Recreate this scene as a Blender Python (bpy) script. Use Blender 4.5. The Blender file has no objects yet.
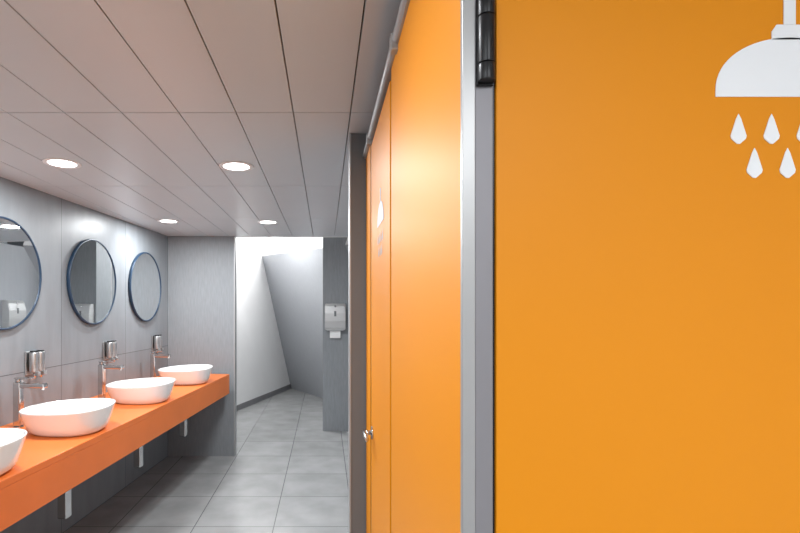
import bpy, bmesh, math
from mathutils import Vector, Matrix
S = bpy.context.scene
try:
    S.view_settings.view_transform = 'Standard'
    S.view_settings.look = 'None'
except Exception: pass

# ------------------------------------------------------------- materials
def newmat(name):
    m = bpy.data.materials.new(name); m.use_nodes = True
    nt = m.node_tree; b = nt.nodes['Principled BSDF']
    return m, nt, b
def mat(name, col, rough=0.5, metal=0.0, var=0.0, scale=8.0, stretch=(1,1,1), bump=0.0, coat=0.0, spec=None):
    m, nt, b = newmat(name)
    b.inputs['Base Color'].default_value = (*col, 1)
    b.inputs['Roughness'].default_value = rough
    b.inputs['Metallic'].default_value = metal
    b.inputs['Coat Weight'].default_value = coat
    if spec is not None: b.inputs['Specular IOR Level'].default_value = spec
    tc = nt.nodes.new('ShaderNodeTexCoord'); mp = nt.nodes.new('ShaderNodeMapping')
    mp.inputs['Scale'].default_value = stretch
    nz = nt.nodes.new('ShaderNodeTexNoise'); nz.inputs['Scale'].default_value = scale
    nz.inputs['Detail'].default_value = 5
    nt.links.new(tc.outputs['Object'], mp.inputs[0]); nt.links.new(mp.outputs[0], nz.inputs['Vector'])
    if var > 0:
        r = nt.nodes.new('ShaderNodeValToRGB')
        r.color_ramp.elements[0].position = 0.3; r.color_ramp.elements[1].position = 0.7
        r.color_ramp.elements[0].color = (*[c*(1-var) for c in col], 1)
        r.color_ramp.elements[1].color = (*[min(1, c*(1+var)) for c in col], 1)
        nt.links.new(nz.outputs['Fac'], r.inputs[0]); nt.links.new(r.outputs[0], b.inputs['Base Color'])
    if bump > 0:
        bp = nt.nodes.new('ShaderNodeBump'); bp.inputs['Strength'].default_value = bump
        bp.inputs['Distance'].default_value = 0.01
        nt.links.new(nz.outputs['Fac'], bp.inputs['Height']); nt.links.new(bp.outputs[0], b.inputs['Normal'])
    return m
def tilemat(name, col, joint, ax, size, off, w, rough, var=0.12, scale=3, stretch=(1,1,1), bump=0.05, tone=(0.95,1.04)):
    m = mat(name, col, rough, 0, var, scale, stretch, bump)
    nt = m.node_tree; b = nt.nodes['Principled BSDF']
    src = b.inputs['Base Color'].links[0].from_socket
    tc = [n for n in nt.nodes if n.type == 'TEX_COORD'][0]
    sp = nt.nodes.new('ShaderNodeSeparateXYZ'); nt.links.new(tc.outputs['Object'], sp.inputs[0])
    masks = []; ids = []
    for a, s, o in zip(ax, size, off):
        add = nt.nodes.new('ShaderNodeMath'); add.operation = 'SUBTRACT'; add.inputs[1].default_value = o - 50*s
        nt.links.new(sp.outputs[a], add.inputs[0])
        div = nt.nodes.new('ShaderNodeMath'); div.operation = 'DIVIDE'; div.inputs[1].default_value = s
        nt.links.new(add.outputs[0], div.inputs[0])
        fl = nt.nodes.new('ShaderNodeMath'); fl.operation = 'FLOOR'; nt.links.new(div.outputs[0], fl.inputs[0]); ids.append(fl)
        md = nt.nodes.new('ShaderNodeMath'); md.operation = 'MODULO'; md.inputs[1].default_value = s
        nt.links.new(add.outputs[0], md.inputs[0])
        lt = nt.nodes.new('ShaderNodeMath'); lt.operation = 'LESS_THAN'; lt.inputs[1].default_value = w
        nt.links.new(md.outputs[0], lt.inputs[0]); masks.append(lt)
    mx = nt.nodes.new('ShaderNodeMath'); mx.operation = 'MAXIMUM'
    nt.links.new(masks[0].outputs[0], mx.inputs[0]); nt.links.new(masks[1].outputs[0], mx.inputs[1])
    cb = nt.nodes.new('ShaderNodeCombineXYZ'); nt.links.new(ids[0].outputs[0], cb.inputs[0]); nt.links.new(ids[1].outputs[0], cb.inputs[1])
    wn = nt.nodes.new('ShaderNodeTexWhiteNoise'); nt.links.new(cb.outputs[0], wn.inputs['Vector'])
    mr = nt.nodes.new('ShaderNodeMapRange'); mr.inputs['To Min'].default_value = tone[0]; mr.inputs['To Max'].default_value = tone[1]
    nt.links.new(wn.outputs['Value'], mr.inputs['Value'])
    hs = nt.nodes.new('ShaderNodeHueSaturation'); nt.links.new(src, hs.inputs['Color']); nt.links.new(mr.outputs[0], hs.inputs['Value'])
    mix = nt.nodes.new('ShaderNodeMix'); mix.data_type = 'RGBA'
    nt.links.new(mx.outputs[0], mix.inputs['Factor']); nt.links.new(hs.outputs[0], mix.inputs['A'])
    mix.inputs['B'].default_value = (*joint, 1)
    nt.links.new(mix.outputs['Result'], b.inputs['Base Color'])
    return m
def emis(name, col, st):
    m, nt, b = newmat(name)
    b.inputs['Base Color'].default_value = (*col, 1)
    b.inputs['Emission Color'].default_value = (*col, 1); b.inputs['Emission Strength'].default_value = st
    return m

M_wall = tilemat('wall_grey_slab', (0.225,0.24,0.255), (0.07,0.08,0.09), (1,2), (0.96,1.23), (3.66,0.0), 0.005, 0.40, 0.10, 3.5, (2.5,2.5,0.6), 0.06, (0.93,1.05))
M_wall2 = mat('wall_grey_ribbed', (0.235,0.25,0.265), 0.5, 0, 0.08, 9, (8,8,1.0), 0.08)
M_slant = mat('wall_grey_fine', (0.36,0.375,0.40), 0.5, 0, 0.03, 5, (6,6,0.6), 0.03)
M_white = mat('wall_white_paint', (0.86,0.86,0.86), 0.5, 0, 0.02, 3)
M_floor = tilemat('floor_tile', (0.30,0.305,0.305), (0.11,0.115,0.12), (0,1), (0.6,0.6), (-0.39,3.77), 0.007, 0.22, 0.12, 4)
M_ceil = mat('ceiling_panel_metal', (0.60,0.635,0.66), 0.34, 0.1, 0.02, 1.5, (1,1,1), 0)
M_dark = mat('void_dark', (0.03,0.03,0.03), 0.9, 0, 0.1, 4)
M_orange = mat('laminate_orange', (0.75,0.262,0.002), 0.5, 0, 0.02, 1.2, (1,1,1), 0, spec=0.3)
M_counter = mat('counter_orange', (0.70,0.17,0.032), 0.36, 0, 0.05, 4, (1,1,1), 0, spec=0.4)
M_ceramic = mat('ceramic_white', (0.84,0.84,0.83), 0.12, 0, 0.01, 2, coat=0.4)
M_chrome = mat('chrome', (0.62,0.62,0.62), 0.12, 1.0, 0.03, 5)
M_steel = mat('brushed_steel', (0.52,0.52,0.52), 0.33, 1.0, 0.06, 10, (1,1,12))
M_disp = mat('satin_steel_housing', (0.55,0.55,0.55), 0.35, 0.55, 0.04, 10, (1,1,8))
M_alu = mat('aluminium_profile', (0.40,0.405,0.41), 0.4, 0.5, 0.04, 10, (1,1,0.2))
M_alu2 = mat('aluminium_grey_violet', (0.25,0.245,0.265), 0.5, 0.3, 0.04, 10, (1,1,0.2))
M_post = mat('post_grey', (0.16,0.17,0.18), 0.5, 0.1, 0.05, 8, (1,1,0.3))
M_black = mat('black_metal', (0.02,0.02,0.022), 0.35, 0.5, 0.1, 10)
M_navy = mat('navy_frame', (0.008,0.03,0.065), 0.4, 0, 0.1, 10)
M_glass = mat('mirror_glass', (0.84,0.87,0.88), 0.015, 1.0)
M_icon = mat('icon_white', (0.84,0.87,0.90), 0.5, 0, 0.01, 4)
M_iconb = mat('icon_pale', (0.55,0.58,0.62), 0.5, 0, 0.01, 4)
M_paper = mat('paper', (0.85,0.85,0.84), 0.8, 0, 0.02, 6)
M_lamp = emis('lamp_diffuser', (1,0.99,0.97), 9)
M_ring = mat('lamp_ring', (0.85,0.85,0.85), 0.4, 0, 0.02, 5)
M_base = mat('baseboard_grey', (0.20,0.20,0.21), 0.5, 0, 0.05, 5)

# ------------------------------------------------------------- helpers
def link(o, parent=None):
    S.collection.objects.link(o)
    if parent is not None: o.parent = parent
    return o
def frombm(name, bm, m, parent=None, smooth=False):
    me = bpy.data.meshes.new(name); bmesh.ops.recalc_face_normals(bm, faces=bm.faces[:])
    bm.to_mesh(me); bm.free()
    for mm in (m if isinstance(m, (list,tuple)) else [m]): me.materials.append(mm)
    if smooth:
        for p in me.polygons: p.use_smooth = True
    return link(bpy.data.objects.new(name, me), parent)
def addbox(bm, lo, hi, bev=0.0, mi=0):
    t = bmesh.new()
    bmesh.ops.create_cube(t, size=1)
    for v in t.verts:
        v.co = Vector([lo[i] + (v.co[i]+0.5)*(hi[i]-lo[i]) for i in range(3)])
    if bev > 0: bmesh.ops.bevel(t, geom=t.edges[:], offset=bev, segments=2, affect='EDGES', profile=0.5)
    for f in t.faces: f.material_index = mi
    me = bpy.data.meshes.new('tmp'); t.to_mesh(me); t.free(); bm.from_mesh(me); bpy.data.meshes.remove(me)
def box(name, lo, hi, m, bev=0.0, parent=None):
    bm = bmesh.new(); addbox(bm, lo, hi, bev); return frombm(name, bm, m, parent)
def cyl(name, p0, p1, r, m, parent=None, r2=None, seg=28, bev=0.0):
    p0, p1 = Vector(p0), Vector(p1); d = p1-p0
    bm = bmesh.new()
    bmesh.ops.create_cone(bm, cap_ends=True, segments=seg, radius1=r, radius2=r if r2 is None else r2, depth=d.length)
    if bev > 0:
        es = [e for e in bm.edges if len(e.link_faces)==2 and any(len(f.verts)>4 for f in e.link_faces)]
        bmesh.ops.bevel(bm, geom=es, offset=bev, segments=3, affect='EDGES', profile=0.5)
    R = d.to_track_quat('Z','Y').to_matrix().to_4x4()
    bm.transform(Matrix.Translation((p0+p1)/2) @ R)
    o = frombm(name, bm, m, parent, smooth=True)
    for p in o.data.polygons:
        if len(p.vertices) > 6: p.use_smooth = False
    return o
def rings(name, prof, m, parent=None, seg=64, shape=None, cap=True):
    bm = bmesh.new(); R = []
    for (s, z) in prof:
        ring = []
        for i in range(seg):
            a = 2*math.pi*i/seg
            x, y = shape(a) if shape else (math.cos(a), math.sin(a))
            zz = z(a) if callable(z) else z
            ring.append(bm.verts.new((x*s, y*s, zz)))
        R.append(ring)
    for a, b in zip(R[:-1], R[1:]):
        for i in range(seg):
            bm.faces.new((a[i], a[(i+1)%seg], b[(i+1)%seg], b[i]))
    if cap: bm.faces.new(R[0][::-1]); bm.faces.new(R[-1])
    return frombm(name, bm, m, parent, smooth=True)
def empty(name, loc=(0,0,0), rz=0):
    e = bpy.data.objects.new(name, None); e.empty_display_size = 0.1
    e.location = loc; e.rotation_euler = (0,0,rz); return link(e)
def poly(name, pts, faces, m, parent=None):
    me = bpy.data.meshes.new(name); me.from_pydata([tuple(p) for p in pts], [], faces); me.materials.append(m)
    return link(bpy.data.objects.new(name, me), parent)

# ------------------------------------------------------------- frame of the washbasin wall
TH = -math.atan(0.09)
BX = Vector((-2.251, 0, 0)); N = Vector((math.cos(TH), math.sin(TH), 0)); D = Vector((-math.sin(TH), math.cos(TH), 0))
def W(v, u, z=0): return BX + N*v + D*u + Vector((0,0,z))
H = 2.45; YE = 5.57

# ------------------------------------------------------------- room shell
box('floor', (-2.9,-2.6,-0.05), (1.5,11.2,0), M_floor)
bm = bmesh.new()
x0 = -0.13; w = 0.2345; g = 0.0022
ys = [-2.5,-1.52,-0.33,0.86,2.05,3.28,4.45,5.6]
k = -12
while x0 + k*w < 1.45:
    a, b = x0+k*w, x0+(k+1)*w
    for i in range(len(ys)-1):
        addbox(bm, (a+g, ys[i]+g*1.5, H), (b-g, ys[i+1]-g*1.5, H+0.02), 0.001)
    k += 1
addbox(bm, (-2.95,-2.55,H+0.021), (1.5,5.6,H+0.06), 0, 1)
frombm('ceiling', bm, [M_ceil, M_dark])
box('ceiling_rear', (-2.9,5.6,3.1), (1.5,11.2,3.15), M_white)
box('wall_header', (-2.9,5.6,H+0.0), (1.5,5.66,3.1), M_white)
o = box('wall_left', (-0.12,-2.6,0), (0,YE+0.12,H+0.1), M_wall); o.location = BX; o.rotation_euler = (0,0,TH)
box('wall_end', (-2.0,YE,0), (-1.015,YE+0.1,H), M_wall2, 0.001)
box('trim_wall_end', (-1.015,YE-0.004,0), (-1.003,YE+0.104,H), M_alu)
box('wall_back', (-2.9,-2.6,0), (1.5,-2.5,H), M_white)
box('wall_right', (1.3,-2.5,0), (1.4,2.6,H), M_white)
box('wall_corridor_right', (0.62,2.55,0), (0.72,6.7,H), M_slant)
box('wall_block', (-0.03,6.7,0), (1.4,7.1,3.1), M_wall2, 0.003)
A = Vector((-0.70,10.3,0)); B = Vector((-0.055,9.17,0)); E = Vector((-1.42,8.0,0)); C = Vector((-1.146,9.1,2.6))
n1 = (B-A).cross(C-A)
Dp = Vector((-0.043,7.23,2.52))
Dp.z = A.z - (n1.x*(Dp.x-A.x)+n1.y*(Dp.y-A.y))/n1.z
AB = (B-A); CD = (Dp-C)
B2 = A + AB*2.2; D2 = C + CD*1.6
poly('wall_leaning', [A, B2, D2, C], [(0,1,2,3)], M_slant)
E2 = A + (E-A)*2.0
C2 = C + (E-A)*1.6
poly('wall_rear_left', [E2, A, C, C2], [(0,1,2,3)], M_white)
poly('wall_rear_upper', [C2, C, D2, D2+Vector((0,0.35,0.7)), C+Vector((0.15,0.4,0.6)), C2+Vector((0,0,0.6))], [(0,1,4,5),(1,2,3,4)], M_white)
dd = (A-E2).normalized(); nn = Vector((dd.y,-dd.x,0))
pts = []
for P in (E2, A - dd*0.02):
    for off in (0.002,0.016):
        for z in (0.0,0.09): pts.append(P+nn*off+Vector((0,0,z)))
poly('baseboard_rear', pts, [(0,1,3,2),(4,6,7,5),(1,5,7,3),(2,3,7,6),(0,4,5,1),(0,2,6,4)], M_base)

# ------------------------------------------------------------- counter
ct = empty('washbasin_counter', W(0,0,0), TH)
T = 0.93; DEP = 0.715
u0, u1 = 0.9, YE-0.03
box('worktop', (0.002,u0,T-0.035), (DEP,u1,T), M_counter, 0.003, ct)
box('front_apron', (DEP-0.03,u0,T-0.21), (DEP-0.0005,u1,T-0.0352), M_counter, 0.002, ct)
box('end_support', (0.02,u0,0.0), (DEP-0.035,u0+0.03,T-0.036), M_counter, 0.002, ct)
for i,u in enumerate((2.5,3.45,4.4)):
    box('bracket_%d'%i, (0.004,u-0.02,T-0.12), (0.60,u+0.02,T-0.037), M_steel, 0.002, ct)

def shape(a):
    c, s = math.cos(a), math.sin(a)
    e = 0.88
    x = math.copysign(abs(c)**e, c)*0.256
    y = math.copysign(abs(s)**e, s)*(0.21 + 0.03*c)
    return x, y
US = (2.20, 2.99, 3.93, 4.87)
for i,u in enumerate(US):
    v = 0.475
    b = empty('vessel_basin', W(v,u,T+0.0005), TH+0.12)
    def rz(z, k=1.0): return lambda a: z + k*0.012*math.cos(a-0.5)
    prof = [(0.70,0),(0.76,0.003),(0.82,0.016),(0.875,0.045),(0.925,rz(0.08,.5)),(0.97,rz(0.115,.8)),(0.995,rz(0.134)),(1.0,rz(0.139)),(0.996,rz(0.143)),(0.985,rz(0.1445)),
            (0.970,rz(0.143)),(0.955,rz(0.135)),(0.91,rz(0.10,.6)),(0.84,0.06),(0.70,0.035),(0.35,0.026),(0.08,0.024)]
    rings('bowl', prof, M_ceramic, b, shape=shape)
    cyl('drain_plug', (0,0,0.024), (0,0,0.030), 0.03, M_chrome, b)
    v = 0.455
    t = empty('drain_trap', W(v,u,0), TH)
    box('bottle', (-0.028,-0.028,0.42), (0.028,0.028,0.66), M_chrome, 0.006, t)
    cyl('tail_pipe', (0,0,0.66), (0,0,T-0.036), 0.016, M_chrome, t)
    cyl('waste_pipe', (-0.028,0,0.60), (-v+0.001,0,0.60), 0.016, M_chrome, t)
    cyl('wall_flange', (-v+0.001,0,0.60), (-v+0.012,0,0.60), 0.035, M_chrome, t)
    f = empty('basin_faucet', W(0.13,u+0.05,T), TH)
    cyl('base_ring', (0,0,0), (0,0,0.008), 0.029, M_chrome, f, bev=0.002)
    box('body', (-0.023,-0.021,0.008), (0.023,0.021,0.275), M_chrome, 0.006, f)
    box('spout', (0.018,-0.021,0.240), (0.175,0.021,0.268), M_chrome, 0.006, f)
    cyl('aerator', (0.155,0,0.231), (0.155,0,0.241), 0.012, M_chrome, f)
    cyl('cartridge', (0,0,0.275), (0,0,0.292), 0.019, M_chrome, f, bev=0.002)
    box('lever', (-0.020,-0.017,0.292), (0.10,0.017,0.302), M_chrome, 0.004, f)
for u in (2.36, 3.33, 4.29, 5.23):
    s = empty('soap_dispenser', W(0,u,1.20), TH)
    box('back_plate', (0.001,-0.062,0.01), (0.012,0.062,0.165), M_steel, 0.003, s)
    for j,y in enumerate((-0.031,0.031)):
        cyl('tube_%d'%j, (0.045,y,0.03), (0.045,y,0.16), 0.028, M_steel, s, bev=0.006)
        cyl('cap_%d'%j, (0.045,y,0.161), (0.045,y,0.170), 0.024, M_black, s, bev=0.003)
        box('push_%d'%j, (0.06,y-0.016,0.005), (0.085,y+0.016,0.032), M_steel, 0.004, s)
        cyl('nozzle_%d'%j, (0.05,y,-0.012), (0.05,y,0.03), 0.008, M_chrome, s)
for u in (2.12,3.06,4.06,5.01):
    mm = empty('round_mirror', W(0,u,1.86), TH)
    R_ = 0.345
    prof = [(R_-0.02,0.002),(R_-0.004,0.002),(R_,0.006),(R_,0.026),(R_-0.003,0.029),(R_-0.010,0.029),(R_-0.012,0.027),(R_-0.012,0.022)]
    fr = rings('frame', prof, M_navy, mm, seg=96, cap=False); fr.rotation_euler = (0, math.pi/2, 0)
    gl = rings('glass', [(R_-0.011,0.006),(R_-0.011,0.0225)], M_glass, mm, seg=96); gl.rotation_euler = (0, math.pi/2, 0)
    for p in gl.data.polygons: p.use_smooth = False

# ------------------------------------------------------------- paper towel dispensers
def towel(loc, rz):
    t = empty('paper_towel_dispenser', loc, rz)
    bm = bmesh.new()
    prof = [(0,0),(-0.09,0),(-0.105,0.03),(-0.115,0.12),(-0.115,0.22),(-0.10,0.31),(-0.07,0.345),(0,0.35)]
    wd = 0.135
    L = [bm.verts.new((-wd,y,z)) for y,z in prof]; Rr = [bm.verts.new((wd,y,z)) for y,z in prof]
    n = len(prof)
    for i in range(n): bm.faces.new((L[i],L[(i+1)%n],Rr[(i+1)%n],Rr[i]))
    bm.faces.new(L); bm.faces.new(Rr[::-1])
    bmesh.ops.bevel(bm, geom=[e for e in bm.edges if abs(e.verts[0].co.x-e.verts[1].co.x)<1e-6], offset=0.008, segments=2, affect='EDGES')
    frombm('housing', bm, M_disp, t)
    box('window_slot', (-0.014,-0.1165,0.18), (0.014,-0.114,0.25), M_post, 0.0, t)
    cyl('lock', (0,-0.108,0.312), (0,-0.094,0.312), 0.012, M_chrome, t)
    box('lower_lip', (-0.11,-0.09,-0.012), (0.11,-0.02,0.0), M_alu, 0.002, t)
    bm = bmesh.new()
    P = [(-0.052,0.0),(-0.056,-0.04),(-0.052,-0.08),(-0.045,-0.11)]
    a = [bm.verts.new((-0.07,y,z)) for y,z in P]; b2 = [bm.verts.new((0.07,y,z)) for y,z in P]
    for i in range(3): bm.faces.new((a[i],a[i+1],b2[i+1],b2[i]))
    frombm('towel_sheet', bm, M_paper, t)
towel((0.135,6.70,1.36), 0)
towel((0.62,5.9,1.40), -math.pi/2)

# ------------------------------------------------------------- stalls
XS = 0.188; YF = 0.68; TOP = 2.33
st = empty('shower_stall', (0,0,0))
box('side_panel', (XS,YF+0.012,0.12), (XS+0.02,1.420,TOP), M_orange, 0.0015, st)
box('seam_profile', (XS+0.004,1.4205,0.12), (XS+0.02,1.450,TOP), M_black, 0, st)
box('side_door', (XS,1.4505,0.12), (XS+0.02,2.035,TOP-0.02), M_orange, 0.0015, st)
box('seam_profile_far', (XS+0.002,2.0355,0.12), (XS+0.02,2.075,TOP), M_black, 0, st)
box('side_panel_far', (XS,2.0755,0.12), (XS+0.02,2.285,TOP), M_orange, 0.0015, st)
box('corner_profile', (XS-0.001,YF,0.0), (0.2045,YF+0.011,TOP+0.02), M_alu, 0.001, st)
box('hinge_profile', (0.205,YF+0.003,0.0), (0.2295,YF+0.03,TOP+0.02), M_alu2, 0.001, st)
box('edge_seal', (0.2298,YF+0.006,0.0), (0.2325,YF+0.03,TOP), M_black, 0, st)
box('front_door', (0.233,YF,0.12), (1.02,YF+0.02,TOP), M_orange, 0.0015, st)
box('far_profile', (1.0225,YF,0.0), (1.05,YF+0.03,TOP+0.02), M_alu, 0.001, st)
box('front_infill', (1.0505,YF+0.004,0.12), (1.295,YF+0.02,TOP), M_orange, 0.001, st)
box('rear_panel', (XS+0.03,2.262,0.12), (1.29,2.28,TOP), M_orange, 0.001, st)
for i,y in enumerate((1.40,2.06)):
    cyl('foot_%d'%i, (XS+0.012,y,0), (XS+0.012,y,0.12), 0.009, M_steel, st)
cyl('head_rail', (XS-0.004,YF,TOP+0.014), (XS-0.004,2.285,TOP+0.014), 0.012, M_alu, st, seg=20)
box('head_channel', (XS-0.006,YF+0.02,TOP+0.0005), (XS+0.024,2.285,TOP+0.004), M_alu, 0, st)
cyl('front_rail', (XS,YF+0.01,TOP+0.014), (1.29,YF+0.01,TOP+0.014), 0.012, M_alu, st, seg=20)
for i,y in enumerate((1.30,2.04)):
    box('rail_clamp_%d'%i, (XS-0.019,y-0.014,TOP-0.015), (XS+0.010,y+0.014,TOP+0.030), M_alu, 0.003, st)
for i,(a,b) in enumerate(((1.955,1.978),(1.979,2.042),(2.043,2.068))):
    cyl('hinge_knuckle_%d'%i, (0.2175,YF-0.006,a), (0.2175,YF-0.006,b), 0.0115, M_black, st, bev=0.001)
for i,(a,b) in enumerate(((0.355,0.378),(0.379,0.442),(0.443,0.468))):
    cyl('hinge_low_%d'%i, (0.2175,YF-0.006,a), (0.2175,YF-0.006,b), 0.0115, M_black, st, bev=0.001)
box('hinge_leaf', (0.206,YF-0.002,1.952), (0.229,YF+0.003,2.071), M_black, 0.001, st)
cyl('handle_rose', (XS-0.006,1.965,1.16), (XS,1.965,1.16), 0.026, M_chrome, st, bev=0.001)
cyl('handle_neck', (XS-0.032,1.965,1.16), (XS-0.006,1.965,1.16), 0.009, M_chrome, st)
cyl('handle_bar', (XS-0.032,1.985,1.16), (XS-0.032,1.86,1.16), 0.009, M_chrome, st, bev=0.003)
k = YF/500
def PX(x,y): return ((x-325)*k, 1.65-(y-308)*k)
def flat(name, pts, parent, m=M_icon, y=YF-0.0012):
    bm = bmesh.new()
    vs = [bm.verts.new((px, y, pz)) for px,pz in pts]
    f = bm.faces.new(vs)
    r = bmesh.ops.extrude_face_region(bm, geom=[f])
    for v in [e for e in r['geom'] if isinstance(e, bmesh.types.BMVert)]: v.co.y += 0.001
    return frombm(name, bm, m, parent)
sg = empty('shower_sign')
cx = 789
pts = [PX(cx-74,97), PX(cx+74,97)]
for i in range(0,33):
    a = math.pi*i/32
    pts.append(PX(cx+74*math.cos(a), 92-54*math.sin(a)**0.9))
flat('shower_head', pts, sg)
flat('collar', [PX(cx-18,40),PX(cx+18,40),PX(cx+18,32),PX(cx+13,25),PX(cx-13,25),PX(cx-18,32)], sg)
flat('pipe', [PX(cx-6,24.8),PX(cx+6,24.8),PX(cx+6,-40),PX(cx-6,-40)], sg)
dr = [(0,-16),(2.5,-11),(8,6),(7.2,9),(1.5,14),(-1.5,14),(-7.2,9),(-8,6),(-2.5,-11)]
for i,(dx,dy) in enumerate(((738,130),(771,130),(804,130),(837,130),(754,164),(787,164),(820,164))):
    flat('drop_%d'%i, [PX(dx+a,dy+b) for a,b in dr], sg)
# pictogram on the side door: same shower head and drops, smaller
bm = bmesh.new()
yc, zc = 1.69, 1.935
vs = [bm.verts.new((XS-0.0012, yc+0.095*math.cos(math.pi*i/20), zc+0.075*math.sin(math.pi*i/20))) for i in range(21)]
bm.faces.new(vs)
addbox(bm, (XS-0.0014,yc-0.008,zc+0.076), (XS-0.0004,yc+0.008,zc+0.12))
for (dy_,dz_) in ((-0.065,-0.045),(-0.02,-0.045),(0.025,-0.045),(0.07,-0.045),(-0.043,-0.09),(0.002,-0.09),(0.047,-0.09)):
    q = [(0,0.02),(0.011,-0.008),(0.004,-0.019),(-0.004,-0.019),(-0.011,-0.008)]
    bm.faces.new([bm.verts.new((XS-0.0012, yc+dy_+a, zc+dz_+b)) for a,b in q])
frombm('side_door_sign', bm, M_iconb)

box('wall_nib', (0.120,2.29,0), (1.29,2.50,H), M_post, 0.001)
box('trim_nib', (0.113,2.285,0), (0.1198,2.42,H), M_alu, 0.0005)

# ------------------------------------------------------------- downlights
LP = [(-1.45,2.76),(-0.50,2.82),(-1.44,4.60),(-0.53,4.65),(-1.45,0.92),(-0.50,0.95),(-1.45,-0.95),(-0.50,-0.95),(0.62,-0.9)]
for x,y in LP:
    e = empty('ceiling_downlight', (x,y,H))
    rings('trim_ring', [(0.072,-0.0035),(0.094,-0.006),(0.097,-0.003),(0.097,-0.0003),(0.072,-0.0003)], M_ring, e, seg=48, cap=False)
    rings('diffuser', [(0.073,-0.001),(0.073,-0.003)], M_lamp, e, seg=48)
    l = bpy.data.lights.new('downlight_lamp','AREA'); l.shape = 'DISK'; l.size = 0.15; l.color = (0.95,0.98,1.0)
    l.energy = 24
    if y < 0: l.energy = 23
    elif y < 2: l.energy = 16 if x < -1 else 13
    lo = bpy.data.objects.new('lamp', l); lo.location = (0,0,-0.008); link(lo, e)
for (x,y,p) in ((-1.0,7.4,48),(-0.7,9.0,18)):  # added glowing panels, out of view above the header, to brighten the white rear walls
    e = empty('added_rear_fill_panel', (x,y,3.1))
    box('housing', (-0.3,-0.3,-0.03), (0.3,0.3,-0.0005), M_ring, 0.003, e)
    box('diffuser', (-0.28,-0.28,-0.034), (0.28,0.28,-0.0305), M_lamp, 0, e)
    l = bpy.data.lights.new('added_rear_fill_lamp','AREA'); l.size = 0.55; l.energy = p
    lo = bpy.data.objects.new('lamp', l); lo.location = (0,0,-0.04); link(lo, e)

w_ = bpy.data.worlds.new('World'); S.world = w_; w_.use_nodes = True
w_.node_tree.nodes['Background'].inputs[0].default_value = (0.8,0.85,0.9,1)
w_.node_tree.nodes['Background'].inputs[1].default_value = 0.3

# ------------------------------------------------------------- camera
cd = bpy.data.cameras.new('camera'); cd.sensor_width = 36; cd.lens = 36*500/800
cd.shift_x = 75/800; cd.shift_y = 41.5/800; cd.clip_start = 0.02
co = bpy.data.objects.new('camera', cd); co.location = (0,0,1.65); co.rotation_euler = (math.pi/2,0,0)
link(co); S.camera = co
